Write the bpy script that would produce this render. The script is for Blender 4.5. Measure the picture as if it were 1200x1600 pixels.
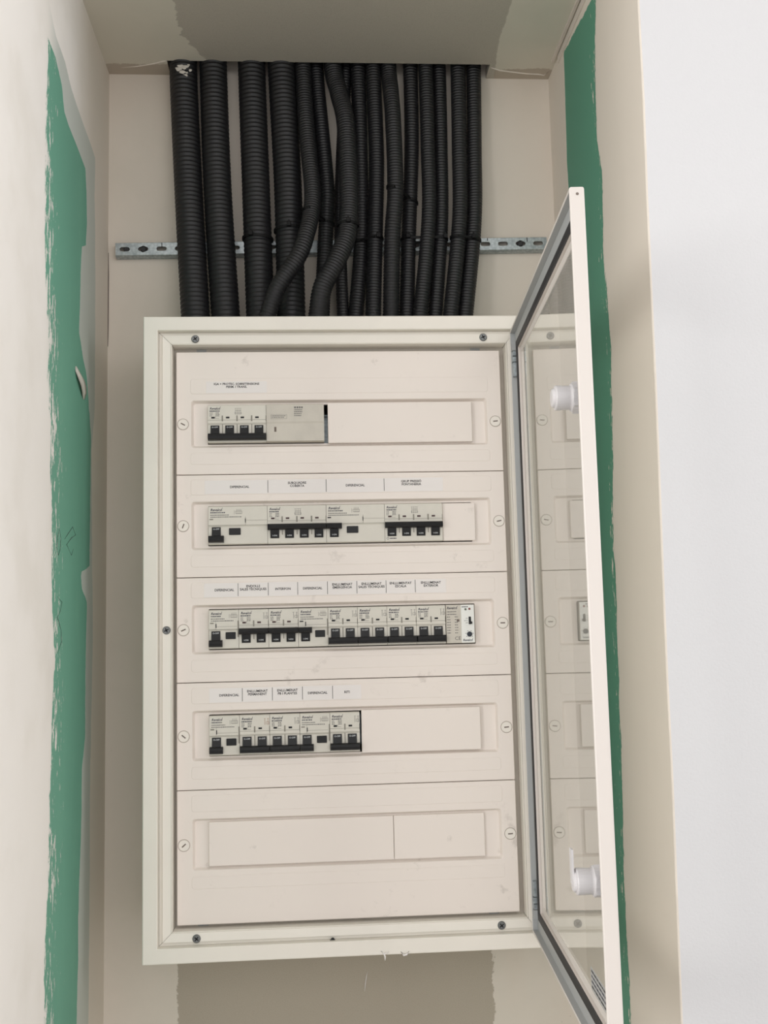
import bpy, bmesh, math, random
from mathutils import Vector, Matrix
random.seed(7)
S = bpy.context.scene
for o in list(bpy.data.objects): bpy.data.objects.remove(o)
COL = S.collection

# ------------------------------------------------------------------ camera
FPX = 1679.26
cam = bpy.data.cameras.new('camera'); camo = bpy.data.objects.new('camera', cam); COL.objects.link(camo)
cam.sensor_fit = 'HORIZONTAL'; cam.sensor_width = 36.0; cam.lens = 36.0 * FPX / 1200.0
cam.clip_start = 0.05; cam.clip_end = 50
_r = Vector((0.99752447, -0.0661569, -0.0238367)); _u = Vector((0.01597001, -0.11698683, 0.99300506)); _f = Vector((0.06848272, 0.99092752, 0.1156407))
camo.matrix_world = Matrix(((_r.x, _u.x, -_f.x, -0.0393), (_r.y, _u.y, -_f.y, -1.3048), (_r.z, _u.z, -_f.z, 1.4486), (0, 0, 0, 1)))
S.camera = camo

# ------------------------------------------------------------------ light and exposure
S.view_settings.view_transform = 'Standard'; S.view_settings.look = 'None'
S.view_settings.gamma = 1.0; S.view_settings.use_curve_mapping = False
S.view_settings.exposure = 0.0
W = bpy.data.worlds.new('world'); S.world = W; W.use_nodes = True
W.node_tree.nodes['Background'].inputs[0].default_value = (0.98, 0.98, 1.0, 1)
W.node_tree.nodes['Background'].inputs[1].default_value = 0.80
def area(name, loc, target, sx, sy, power, col):
    l = bpy.data.lights.new(name, 'AREA'); l.shape = 'RECTANGLE'; l.size = sx; l.size_y = sy; l.energy = power; l.color = col
    o = bpy.data.objects.new(name, l); COL.objects.link(o); o.location = loc
    d = Vector(target) - Vector(loc); o.rotation_euler = d.to_track_quat('-Z', 'Y').to_euler(); return o
area('window_daylight_right', (2.6, -1.1, 2.25), (-.1, -.1, 1.65), 1.4, 1.4, 34, (1.0, 0.985, 0.96))
area('window_daylight_left', (-2.3, -2.0, 1.75), (0, -.1, 1.5), 1.8, 1.4, 46, (1.0, 0.985, 0.96))
area('fill_light_front', (0.3, -3.1, 2.2), (0, 0, 1.5), 2.6, 1.4, 19, (1.0, 0.98, 0.96))  # fill added behind the camera to brighten the board, no real source

# ------------------------------------------------------------------ colours and materials
def lin(c):
    out = []
    for v in c:
        v /= 255.0
        out.append(v / 12.92 if v <= 0.04045 else ((v + 0.055) / 1.055) ** 2.4)
    return (*out, 1.0)
MATS = {}
class NT:
    """tiny node helper"""
    def __init__(s, name):
        s.m = bpy.data.materials.new(name); s.m.use_nodes = True; s.t = s.m.node_tree
        s.b = s.t.nodes['Principled BSDF']; MATS[name] = s.m
    def n(s, typ, **k):
        nd = s.t.nodes.new(typ)
        for a, v in k.items(): setattr(nd, a, v)
        return nd
    def set(s, sock, v):
        if isinstance(v, bpy.types.NodeSocket): s.t.links.new(v, sock)
        else: sock.default_value = v
    def math(s, op, a, b=0.0, c=0.0, clamp=False):
        nd = s.n('ShaderNodeMath', operation=op, use_clamp=clamp)
        s.set(nd.inputs[0], a); s.set(nd.inputs[1], b); s.set(nd.inputs[2], c); return nd.outputs[0]
    def mix(s, f, a, b):
        nd = s.n('ShaderNodeMix', data_type='RGBA'); s.set(nd.inputs[0], f); s.set(nd.inputs[6], a); s.set(nd.inputs[7], b); return nd.outputs[2]
    def coord(s):
        if not hasattr(s, '_c'): s._c = s.n('ShaderNodeTexCoord').outputs['Object']
        return s._c
    def xyz(s):
        if not hasattr(s, '_x'):
            nd = s.n('ShaderNodeSeparateXYZ'); s.t.links.new(s.coord(), nd.inputs[0]); s._x = nd.outputs
        return s._x
    def noise(s, scale, detail=3, rough=0.55, stretch=(1, 1, 1), off=(0, 0, 0)):
        mp = s.n('ShaderNodeMapping'); s.t.links.new(s.coord(), mp.inputs[0]); mp.inputs['Scale'].default_value = stretch; mp.inputs['Location'].default_value = off
        nd = s.n('ShaderNodeTexNoise'); s.t.links.new(mp.outputs[0], nd.inputs[0])
        nd.inputs['Scale'].default_value = scale; nd.inputs['Detail'].default_value = detail; nd.inputs['Roughness'].default_value = rough
        return nd.outputs[0]
    def ramp(s, v, a, b):  # smooth step a->b
        nd = s.n('ShaderNodeMapRange', interpolation_type='SMOOTHSTEP'); s.set(nd.inputs[0], v); s.set(nd.inputs[1], a); s.set(nd.inputs[2], b); return nd.outputs[0]
    def curve(s, v, pts, x0, x1, y0, y1):
        f = s.math('DIVIDE', s.math('SUBTRACT', v, x0), x1 - x0, clamp=True)
        nd = s.n('ShaderNodeFloatCurve'); s.set(nd.inputs['Value'], f)
        c = nd.mapping.curves[0]; q = sorted(((p[0] - x0) / (x1 - x0), (p[1] - y0) / (y1 - y0)) for p in pts)
        if q[0][0] > 0.001: q.insert(0, (0.0, q[0][1]))
        if q[-1][0] < 0.999: q.append((1.0, q[-1][1]))
        c.points[0].location = q[0]; c.points[1].location = q[-1]
        for p in q[1:-1]: c.points.new(*p)
        for p in c.points: p.handle_type = 'VECTOR'
        nd.mapping.update()
        return s.math('ADD', s.math('MULTIPLY', nd.outputs[0], y1 - y0), y0)
    def bump(s, h, strength=0.2, dist=0.001):
        nd = s.n('ShaderNodeBump'); nd.inputs['Strength'].default_value = strength; nd.inputs['Distance'].default_value = dist
        s.set(nd.inputs['Height'], h); s.t.links.new(nd.outputs[0], s.b.inputs['Normal'])
    def base(s, c): s.set(s.b.inputs['Base Color'], c)
def simple(name, rgb, rough=0.5, metal=0.0, spec=0.5, var=0.0, vscale=30, bump=0.0, bscale=400, bdist=0.0004):
    k = NT(name); c = lin(rgb)
    if var:
        d = tuple(x * (1 - var) for x in c[:3]) + (1,)
        k.base(k.mix(k.ramp(k.noise(vscale, 4), 0.35, 0.7), c, d))
    else: k.base(c)
    k.b.inputs['Roughness'].default_value = rough; k.b.inputs['Metallic'].default_value = metal
    k.b.inputs['Specular IOR Level'].default_value = spec
    if bump: k.bump(k.noise(bscale, 3), bump, bdist)
    return k.m

PUTTY = lin((222, 213, 201)); PUTTY2 = lin((210, 203, 190)); GREEN = lin((106, 164, 143)); BOARD = lin((186, 179, 167)); SKIM = lin((244, 240, 236))

def mat_wall_left():
    k = NT('plaster_left'); X, Y, Z = k.xyz()
    e1 = k.math('MULTIPLY', k.math('SUBTRACT', k.noise(55, 5, .7, (1, 1, .35)), .5), .030)
    e2 = k.math('MULTIPLY', k.math('SUBTRACT', k.noise(38, 5, .7, (1, 1, .5), (3, 1, 2)), .5), .028)
    GL = [(2.2, -.197), (2.0884, -.1967), (2.0277, -.202), (1.9225, -.1994), (1.8666, -.1992), (1.8217, -.1887), (1.7491, -.1768), (1.7266, -.1839), (1.6896, -.1654), (1.5544, -.1559), (1.4875, -.1469), (1.4472, -.1421), (1.4337, -.1329), (1.3873, -.142), (1.2899, -.1482), (1.1949, -.1515), (1.154, -.1626), (1.0738, -.1611)]
    GR = [(2.2, -.25), (2.098, -.215), (2.094, -.165), (2.0768, -.1307), (2.0496, -.1167), (2.0440, -.06), (2.0395, -.0045), (2.01, .0043), (1.9706, .0097), (1.9408, .004), (1.9308, -.0189), (1.8925, -.0246), (1.8197, -.0288), (1.7943, -.006), (1.7761, .0173), (1.7386, .0302), (1.7087, .0431), (1.6118, .0428), (1.543, .0417), (1.534, -.0097), (1.5144, -.0019), (1.5002, .0281), (1.4538, .0224), (1.3398, .0233), (1.3042, .0067), (1.231, .0062), (1.1613, -.0048), (1.0907, -.0052), (1.0234, -.0124)]
    BL = [(2.2, -.30), (2.118, -.16), (2.1158, -.1229), (2.0987, -.0826), (2.0904, -.0364), (2.0852, .0209), (2.080, .0574), (2.032, .0553), (1.9061, .064), (1.7463, .0657), (1.6933, .0476), (1.4537, .0644), (1.2986, .0547), (1.1472, .0567), (1.0006, .0549)]
    gl = k.curve(Z, GL, .9, 2.2, -.3, .2); gr = k.curve(Z, GR, .9, 2.2, -.3, .2); bl = k.curve(Z, BL, .9, 2.2, -.3, .2)
    yl = k.math('ADD', Y, e1); yr = k.math('ADD', Y, k.math('MULTIPLY', e2, .45))
    inL = k.ramp(k.math('SUBTRACT', yl, gl), -.0012, .0012); inR = k.ramp(k.math('SUBTRACT', gr, yr), -.001, .001)
    g = k.math('MULTIPLY', inL, inR)
    # plaster flecks on the green, dense towards its outer edge
    near = k.ramp(k.math('SUBTRACT', Y, gl), .11, .0)
    fl = k.noise(150, 4, .75, (1, 1, .28), (5, 2, 0)); thr = k.math('SUBTRACT', .74, k.math('MULTIPLY', near, k.math('MULTIPLY', k.noise(14, 2), .40)))
    fleck = k.ramp(k.math('SUBTRACT', fl, thr), 0, .012)
    g = k.math('MULTIPLY', g, k.math('SUBTRACT', 1.0, fleck, clamp=True))
    # thin grey smear between the green and the corner
    b = k.ramp(k.math('SUBTRACT', bl, yr), -.002, .002); b = k.math('MULTIPLY', b, k.ramp(k.math('SUBTRACT', Y, gl), -.01, .06))
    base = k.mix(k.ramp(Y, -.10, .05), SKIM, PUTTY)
    base = k.mix(k.math('MULTIPLY', k.ramp(k.noise(9, 4), .4, .75), .25), base, PUTTY2)
    base = k.mix(k.math('MULTIPLY', b, .75), base, lin((178, 188, 182)))
    gc = k.mix(k.math('MULTIPLY', k.ramp(k.noise(20, 4, .6, (1, 1, .3)), .45, .8), .35), GREEN, lin((120, 180, 155)))
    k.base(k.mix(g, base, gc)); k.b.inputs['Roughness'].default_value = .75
    h = k.math('SUBTRACT', k.math('MULTIPLY', k.noise(60, 4), .25), g); k.bump(h, .5, .0012)
    return k.m
def mat_wall_right():
    k = NT('plaster_right'); X, Y, Z = k.xyz()
    e1 = k.math('MULTIPLY', k.math('SUBTRACT', k.noise(50, 5, .7, (1, 1, .35)), .5), .022)
    GR = [(2.2073, -.1068), (2.1643, -.0961), (2.0955, -.0868), (2.044, -.0836), (1.9979, -.0958), (1.9708, -.0938), (1.8944, -.086), (1.8436, -.0967), (1.7809, -.0994), (1.7363, -.0943), (1.6617, -.0867), (1.5879, -.0738), (1.513, -.0715), (1.4388, -.0665), (1.3285, -.0605), (1.2185, -.0492), (1.1459, -.0444), (1.0759, -.0475), (1.0055, -.0454)]
    GL = [(2.24, .05), (2.2304, .0557), (2.1724, .059), (2.0839, .0643), (2.0475, .0637), (1.0, .06)]
    gr = k.curve(Z, GR, .9, 2.25, -.3, .2); gl = k.curve(Z, GL, .9, 2.25, -.3, .2)
    y1 = k.math('ADD', Y, e1)
    a = k.ramp(k.math('SUBTRACT', y1, gr), -.001, .001); b = k.ramp(k.math('SUBTRACT', gl, k.math('ADD', Y, k.math('MULTIPLY', e1, .3))), -.001, .001)
    top = k.ramp(k.math('SUBTRACT', k.math('ADD', k.math('MULTIPLY', Y, .10), 2.229), k.math('ADD', Z, k.math('MULTIPLY', e1, .5))), 0, .002)
    g = k.math('MULTIPLY', k.math('MULTIPLY', a, b), top)
    near = k.ramp(k.math('SUBTRACT', Y, gr), .05, 0)
    fl = k.noise(170, 4, .75, (1, 1, .3)); thr = k.math('SUBTRACT', .76, k.math('MULTIPLY', near, k.math('MULTIPLY', k.noise(11, 2, .5, (1, 1, 1), (0, 0, 4)), .38)))
    g = k.math('MULTIPLY', g, k.math('SUBTRACT', 1.0, k.ramp(k.math('SUBTRACT', fl, thr), 0, .012), clamp=True))
    base = k.mix(k.math('MULTIPLY', k.ramp(k.noise(7, 4, .6, (1, 1, .3)), .4, .75), .3), PUTTY, PUTTY2)
    k.base(k.mix(g, base, lin((88, 146, 122)))); k.b.inputs['Roughness'].default_value = .75
    k.bump(k.math('SUBTRACT', k.math('MULTIPLY', k.noise(60, 4), .25), g), .5, .0012)
    return k.m
def fibre(k, sc=900):
    return k.noise(sc, 3, .7, (1, 1, 1))
def mat_soffit():
    k = NT('plaster_soffit'); X, Y, Z = k.xyz()
    e = k.math('MULTIPLY', k.math('SUBTRACT', k.noise(70, 5, .7), .5), .022)
    SL = [(-.3, -.2005), (-.0306, -.2005), (.0042, -.2), (.0484, -.198), (.0713, -.1879), (.0871, -.1827), (.1065, -.172), (.15, -.15)]
    SR = [(-.3, .226), (-.0427, .226), (.0072, .2268), (.0483, .2254), (.0769, .2277), (.15, .2352)]
    l = k.curve(Y, SL, -.3, .15, -.3, .3); r = k.curve(Y, SR, -.3, .15, -.3, .3)
    g = k.math('MULTIPLY', k.ramp(k.math('SUBTRACT', k.math('ADD', X, e), l), -.001, .001), k.ramp(k.math('SUBTRACT', r, k.math('ADD', X, k.math('MULTIPLY', e, .25))), -.001, .001))
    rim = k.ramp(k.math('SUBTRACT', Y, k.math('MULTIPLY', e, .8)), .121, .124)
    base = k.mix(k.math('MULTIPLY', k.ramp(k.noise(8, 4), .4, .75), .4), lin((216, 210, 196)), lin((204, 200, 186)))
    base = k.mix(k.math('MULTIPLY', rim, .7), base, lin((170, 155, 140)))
    brd = k.mix(k.math('MULTIPLY', k.ramp(fibre(k), .45, .7), .35), BOARD, lin((150, 144, 132)))
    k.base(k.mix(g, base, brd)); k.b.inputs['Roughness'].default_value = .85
    k.bump(k.math('SUBTRACT', k.math('MULTIPLY', k.noise(200, 4), .2), g), .5, .0012)
    return k.m
def mat_wall_back():
    k = NT('plaster_back'); X, Y, Z = k.xyz()
    e = k.math('MULTIPLY', k.math('SUBTRACT', k.noise(60, 5, .7), .5), .022)
    l = -.2185; r = .189
    g = k.math('MULTIPLY', k.ramp(k.math('SUBTRACT', k.math('ADD', X, e), l), -.001, .001), k.ramp(k.math('SUBTRACT', r, k.math('ADD', X, e)), -.001, .001))
    g = k.math('MULTIPLY', g, k.ramp(Z, 1.40, 1.36))
    base = k.mix(k.math('MULTIPLY', k.ramp(k.noise(6, 5, .65), .4, .75), .5), PUTTY, PUTTY2)
    pink = k.math('MULTIPLY', k.ramp(k.noise(5, 3, .5, (1, 1, .4), (2, 0, 1)), .52, .75), .35)
    base = k.mix(pink, base, lin((220, 196, 178)))
    dirt = k.math('MULTIPLY', k.ramp(k.noise(130, 3, .6), .74, .78), .5)
    base = k.mix(dirt, base, lin((120, 110, 98)))
    brd = k.mix(k.math('MULTIPLY', k.ramp(fibre(k), .45, .7), .35), lin((180, 170, 155)), lin((146, 136, 121)))
    k.base(k.mix(g, base, brd)); k.b.inputs['Roughness'].default_value = .8
    k.bump(k.math('SUBTRACT', k.math('MULTIPLY', k.noise(90, 5), .3), g), .5, .001)
    return k.m
M_left = mat_wall_left(); M_right = mat_wall_right(); M_soffit = mat_soffit(); M_back = mat_wall_back()
M_front = simple('painted_white_wall', (203, 203, 205), .6, bump=.35, bscale=330, bdist=.0008)
M_ceil = simple('white_ceiling', (225, 223, 220), .8)
M_floor = simple('screed_floor', (196, 190, 182), .8, var=.2)
M_bead = simple('corner_bead_plaster', (218, 209, 198), .7, var=.06)
M_frame = simple('off_white_powder_coat', (234, 229, 219), .42, var=.03, vscale=12)
M_doorw = simple('white_door_paint', (211, 204, 198), .42)
def mat_cover():
    k = NT('white_cover_plastic')
    sm = k.math('MULTIPLY', k.math('MULTIPLY', k.ramp(k.noise(38, 5, .7), .60, .72), k.ramp(k.noise(7, 2), .42, .62)), .34)
    k.base(k.mix(sm, lin((234, 225, 217)), lin((165, 155, 146)))); k.b.inputs['Roughness'].default_value = .38
    return k.m
M_cover = mat_cover()
M_inner = simple('box_inside', (205, 198, 188), .6)
M_gasketgrey = simple('grey_aluminium_channel', (172, 174, 174), .5, metal=.2)
M_rubber = simple('black_rubber', (38, 37, 39), .6)
M_dev = simple('breaker_grey_plastic', (214, 210, 199), .42, var=.03, vscale=60)
M_spd = simple('surge_protector_plastic', (202, 196, 184), .4, var=.08, vscale=45)
M_seam = simple('seam_grey', (140, 136, 126), .6)
M_black = simple('black_plastic', (20, 20, 22), .45, spec=.35)
M_tie = simple('black_nylon', (16, 16, 17), .6, spec=.25)
M_redblack = simple('dark_red_indicator', (62, 30, 28), .4)
M_ink = simple('dark_ink', (48, 50, 66), .6)
M_inklight = simple('grey_ink', (112, 110, 108), .6)
M_inkred = simple('brown_ink', (160, 110, 84), .6)
M_white_ink = simple('white_ink', (205, 208, 210), .6)
M_paper = simple('label_paper', (234, 229, 226), .6)
M_textblk = simple('label_print', (40, 38, 40), .6)
M_screwplastic = simple('white_screw_plastic', (234, 228, 219), .4)
M_ring = simple('cover_screw_rim', (176, 165, 155), .6)
M_slot = simple('slot_shadow_brown', (116, 104, 96), .7)
M_steel = simple('dark_steel_screw', (120, 122, 122), .42, metal=.7)
M_cross = simple('screw_recess', (40, 40, 42), .6)
def mat_galv():
    k = NT('galvanised_steel')
    v = k.n('ShaderNodeTexVoronoi'); k.t.links.new(k.coord(), v.inputs[0]); v.inputs['Scale'].default_value = 260
    k.base(k.mix(v.outputs[0], lin((196, 204, 206)), lin((150, 158, 162)))); k.b.inputs['Metallic'].default_value = .75; k.b.inputs['Roughness'].default_value = .38
    return k.m
M_galv = mat_galv()
def mat_conduit():
    k = NT('black_corrugated_plastic')
    dust_haze = k.math('MULTIPLY', k.ramp(k.noise(60, 5, .7, (1, 1, .4)), .55, .8), .25)
    k.base(k.mix(dust_haze, lin((28, 28, 30)), lin((62, 61, 60)))); k.b.inputs['Roughness'].default_value = .48
    k.bump(k.noise(700, 2, .5, (1, 1, .1)), .15, .0004)
    return k.m
M_cond = mat_conduit()
M_plaster = simple('plaster_splash', (206, 201, 192), .8)
M_latch = simple('white_latch_plastic', (205, 202, 203), .4)
M_sticker = simple('silver_sticker', (172, 172, 172), .4)
M_white_dev = simple('white_timer_face', (232, 233, 228), .4)
M_led_g = simple('green_led', (90, 98, 84), .3); M_led_r = simple('red_led', (120, 50, 44), .3)
M_navy = simple('dark_knob', (34, 42, 54), .35)
def mat_pane():
    k = NT('clear_pane'); k.t.nodes.remove(k.b)
    out = k.t.nodes['Material Output']
    fr = k.n('ShaderNodeFresnel'); fr.inputs[0].default_value = 1.65
    geo = k.n('ShaderNodeNewGeometry')
    two = k.math('DIVIDE', k.math('MULTIPLY', fr.outputs[0], 2.0), k.math('ADD', fr.outputs[0], 1.0))
    fac = k.math('MULTIPLY', two, k.math('SUBTRACT', 1.0, geo.outputs['Backfacing']))   # both faces of the slab, counted once
    tr = k.n('ShaderNodeBsdfTransparent'); tr.inputs[0].default_value = (.975, .98, .975, 1)
    gl = k.n('ShaderNodeBsdfGlossy'); gl.inputs['Roughness'].default_value = .02; gl.inputs[0].default_value = (.97, .97, .95, 1)
    mx = k.n('ShaderNodeMixShader'); k.t.links.new(fac, mx.inputs[0]); k.t.links.new(tr.outputs[0], mx.inputs[1]); k.t.links.new(gl.outputs[0], mx.inputs[2])
    df = k.n('ShaderNodeBsdfDiffuse'); df.inputs[0].default_value = lin((232, 228, 220))
    dust_haze = k.math('MULTIPLY', k.math('SUBTRACT', 1.0, geo.outputs['Backfacing']), k.math('ADD', .12, k.math('MULTIPLY', k.noise(9, 4), .10)))   # pale dusty haze added to brighten the pane and wash out its reflection
    m2 = k.n('ShaderNodeMixShader'); k.t.links.new(dust_haze, m2.inputs[0]); k.t.links.new(mx.outputs[0], m2.inputs[1]); k.t.links.new(df.outputs[0], m2.inputs[2])
    k.t.links.new(m2.outputs[0], out.inputs[0]); return k.m
M_pane = mat_pane()

# ------------------------------------------------------------------ text outlines (built-in font), cached as flat meshes
TXT = {}
def text2d(s, size, shear=0.0, bold=0.0, align='LEFT'):
    key = (s, size, shear, bold, align)
    if key in TXT: return TXT[key]
    c = bpy.data.curves.new('t', 'FONT'); c.body = s; c.size = size; c.shear = shear; c.offset = bold * size; c.align_x = align; c.align_y = 'CENTER'; c.resolution_u = 2; c.space_line = .95
    o = bpy.data.objects.new('t', c); COL.objects.link(o); bpy.context.view_layer.update()
    me = bpy.data.meshes.new_from_object(o.evaluated_get(bpy.context.evaluated_depsgraph_get()))
    r = ([(v.co.x, v.co.y) for v in me.vertices], [tuple(p.vertices) for p in me.polygons])
    bpy.data.objects.remove(o); bpy.data.curves.remove(c); bpy.data.meshes.remove(me); TXT[key] = r; return r

# ------------------------------------------------------------------ mesh builder
class MB:
    def __init__(s): s.v = []; s.f = []; s.m = []; s.mats = []
    def mi(s, mat):
        if mat not in s.mats: s.mats.append(mat)
        return s.mats.index(mat)
    def add(s, vs, fs, mat):
        b = len(s.v); s.v += [tuple(x) for x in vs]; i = s.mi(mat)
        for f in fs: s.f.append(tuple(b + q for q in f)); s.m.append(i)
        return s
    def box(s, x0, x1, y0, y1, z0, z1, mat):
        vs = [(x, y, z) for x in (x0, x1) for y in (y0, y1) for z in (z0, z1)]
        return s.add(vs, [(0, 1, 3, 2), (4, 6, 7, 5), (0, 4, 5, 1), (2, 3, 7, 6), (0, 2, 6, 4), (1, 5, 7, 3)], mat)
    def loops(s, L, mat, cap0=False, cap1=False, close=False):
        n = len(L[0]); vs = [p for l in L for p in l]; fs = []
        for i in range(len(L) - (0 if close else 1)):
            a = i * n; b = ((i + 1) % len(L)) * n
            for j in range(n):
                k = (j + 1) % n; fs.append((a + j, a + k, b + k, b + j))
        if cap0: fs.append(tuple(range(n - 1, -1, -1)))
        if cap1: fs.append(tuple((len(L) - 1) * n + j for j in range(n)))
        return s.add(vs, fs, mat)
    def plate(s, x0, x1, z0, z1, yf, yb, mat, r=0.0006, b=0.0004, seg=2):
        L = [rr(x0, x1, z0, z1, r, yb, seg), rr(x0, x1, z0, z1, r, yf + b, seg), rr(x0 + b, x1 - b, z0 + b, z1 - b, max(r - b, 1e-5), yf, seg)]
        return s.loops(L, mat, True, True)
    def disc(s, x, z, r, yf, yb, mat, b=0.0003, n=20):
        L = [[(x + q * math.cos(6.2832 * i / n), y, z + q * math.sin(6.2832 * i / n)) for i in range(n)] for q, y in ((r, yb), (r, yf + b), (r - b, yf))]
        return s.loops(L, mat, True, True)
    def text(s, t, x, z, y, size, mat, shear=0.0, bold=0.0, align='LEFT'):
        vs, fs = text2d(t, size, shear, bold, align)
        return s.add([(x + a, y, z + b) for a, b in vs], fs, mat)
    def bar(s, x0, x1, z0, z1, y, mat):   # a flat printed mark
        return s.add([(x0, y, z0), (x1, y, z0), (x1, y, z1), (x0, y, z1)], [(0, 1, 2, 3)], mat)
    def build(s, name, parent=None, smooth=False, org=None, xf=None):
        me = bpy.data.meshes.new(name)
        o_ = Vector(org) if org else (parent_origin(parent) if parent else Vector((0, 0, 0)))
        vs = [Vector(v) - o_ for v in s.v] if xf is None else [xf(Vector(v)) for v in s.v]
        me.from_pydata(vs, [], s.f)
        for m in s.mats: me.materials.append(m)
        me.polygons.foreach_set('material_index', s.m)
        bm = bmesh.new(); bm.from_mesh(me); bmesh.ops.recalc_face_normals(bm, faces=[f for f in bm.faces if len(f.verts) and not f.material_index in ()]) if getattr(s, 'recalc', False) else None
        bm.to_mesh(me); bm.free()
        if smooth: me.polygons.foreach_set('use_smooth', [True] * len(me.polygons))
        me.update()
        o = bpy.data.objects.new(name, me); COL.objects.link(o)
        if parent: o.parent = parent
        elif org: o.location = org
        return o
ORG = {}
def parent_origin(p):
    while p.parent: p = p.parent
    return ORG.get(p.name, Vector((0, 0, 0)))
def rr(x0, x1, z0, z1, r, y, seg=3):
    pts = []
    for cx, cz, a0 in ((x1 - r, z0 + r, -90), (x1 - r, z1 - r, 0), (x0 + r, z1 - r, 90), (x0 + r, z0 + r, 180)):
        for i in range(seg + 1):
            a = math.radians(a0 + 90 * i / seg); pts.append((cx + r * math.cos(a), y, cz + r * math.sin(a)))
    return pts
def thing(name, loc, label, cat, group=None):
    o = bpy.data.objects.new(name, None); COL.objects.link(o); o.location = loc; o.empty_display_size = .02; ORG[o.name] = Vector(loc)
    tag(o, label, cat, group); return o
def tag(o, label, cat, group=None):
    o['label'] = label; o['category'] = cat
    if group: o['group'] = group
    return o
def struct(o): o['kind'] = 'structure'; return o

# ================================================================== SETTING
XL, XR, YB, ZS = -.312, .315, .15, 2.246
def yfr(z): return -.2422 - .035 * (z - 1.568)          # face of the painted wall, slightly out of plumb
struct(MB().box(-.45, .45, YB, YB + .12, 0, 2.8, M_back).build('wall_back'))
struct(MB().box(XL - .1, XL, -.46, YB, 0, 2.8, M_left).build('wall_left'))
struct(MB().box(-3.0, XL - .1, -.46, -.36, 0, 2.8, M_front).build('wall_front_left'))
w = MB(); vs = []
for x in (XR, XR + .05):
    for z in (0, 2.8): vs += [(x, YB, z), (x, yfr(z) + .002, z)]
w.add(vs, [(0, 1, 3, 2), (4, 6, 7, 5), (0, 4, 5, 1), (2, 3, 7, 6), (0, 2, 6, 4), (1, 5, 7, 3)], M_right); w.recalc = True
struct(w.build('wall_right'))
w = MB()
for xa, xb, d in ((XR + .0012, XR + .05, .002), (XR + .05, 3.2, .15)):
    vs = []
    for x in (xa, xb):
        for z in (0, 2.8): vs += [(x, yfr(z), z), (x, yfr(z) + d, z)]
    w.add(vs, [(0, 1, 3, 2), (4, 6, 7, 5), (0, 4, 5, 1), (2, 3, 7, 6), (0, 2, 6, 4), (1, 5, 7, 3)], M_front)
w.recalc = True; struct(w.build('wall_front'))
# corner bead where the niche side meets the painted wall
w = MB(); L = []
for i in range(29):
    z = 2.8 * i / 28; j = random.uniform(-.0006, .0006); ring = []
    for a in range(8):
        t = 6.2832 * a / 8; ring.append((XR + .0010 + j + .0015 * math.cos(t), yfr(z) + .0012 + .0015 * math.sin(t), z))
    L.append(ring)
w.loops(L, M_bead, True, True); w.recalc = True; struct(w.build('trim_1', smooth=True))
# lowered soffit with a cut-out for the conduits
w = MB(); zt = ZS + .013
for x0, x1, y0, y1 in ((XL, XR, -.24, .112), (XL, -.2268, .112, YB), (.2235, XR, .112, YB)): w.box(x0, x1, y0, y1, ZS, zt, M_soffit)
so = struct(w.build('ceiling'))
struct(MB().box(XL, XR, -.28, -.24, ZS, 2.8, M_front).build('wall_lintel'))
struct(MB().box(-3.0, 3.2, -3.2, YB + .12, 2.8, 2.9, M_ceil).build('ceiling'))
struct(MB().box(-3.0, 3.2, -3.2, YB + .12, -.1, 0, M_floor).build('floor'))
# thin metal corner trim between soffit and right side
w = MB(); w.box(XR - .007, XR - .0035, -.24, .10, ZS - .0022, ZS, M_bead); w.box(XR - .0016, XR, -.24, .085, ZS - .012, ZS - .001, M_bead); struct(w.build('trim_2'))
# plaster ridges at the soffit edges
def ridge(pts, r, name, parent=None, mat=None):
    w = MB(); L = []
    for i, p in enumerate(pts):
        a = Vector(pts[max(i - 1, 0)]); b = Vector(pts[min(i + 1, len(pts) - 1)]); t = (b - a).normalized(); u = t.orthogonal().normalized(); v = t.cross(u)
        q = r * (.35 if i in (0, len(pts) - 1) else random.uniform(.8, 1.25))
        L.append([tuple(Vector(p) + q * (u * math.cos(6.2832 * k / 7) + v * math.sin(6.2832 * k / 7))) for k in range(7)])
    w.loops(L, mat or M_bead, True, True); w.recalc = True; return w.build(name, parent, smooth=True)
ridge([(.226, .12, ZS), (.24, .127, ZS), (.26, .131, ZS), (.28, .135, ZS), (.297, .136, ZS), (.306, .139, ZS), (.311, .128, ZS)], .0013, 'plaster_ridge', so)
ridge([(-.292, .132, ZS), (-.27, .128, ZS), (-.25, .122, ZS), (-.232, .114, ZS), (-.2275, .1125, ZS)], .0013, 'plaster_ridge', so)

# ================================================================== DISTRIBUTION BOARD
BX, BZ0, BZ1 = .238, 1.0848, 1.8427
board = thing('distribution_board', (0, YB, BZ0), 'white surface-mounted electrical distribution board with its glazed door swung open', 'electrical panel')
YF = -.018
def rect_loop(v, y): return [(BX - v, y, BZ0 + v), (BX - v, y, BZ1 - v), (-BX + v, y, BZ1 - v), (-BX + v, y, BZ0 + v)]
w = MB(); w.loops([rect_loop(.030, YB - .001), rect_loop(0, YB - .001), rect_loop(0, YF + .0012), rect_loop(.0004, YF + .0004), rect_loop(.0012, YF), rect_loop(.0163, YF), rect_loop(.0172, YF + .0006), rect_loop(.0176, YF + .011)], M_frame)
w.loops([rect_loop(.0176, YF + .011), rect_loop(.0176, YB - .02)], M_inner)
w.loops([rect_loop(.0176, .013), rect_loop(.040, .013)], M_inner)
w.box(-BX + .003, BX - .003, YB - .004, YB - .001, BZ0 + .003, BZ1 - .003, M_inner)
w.build('enclosure', board)
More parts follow.
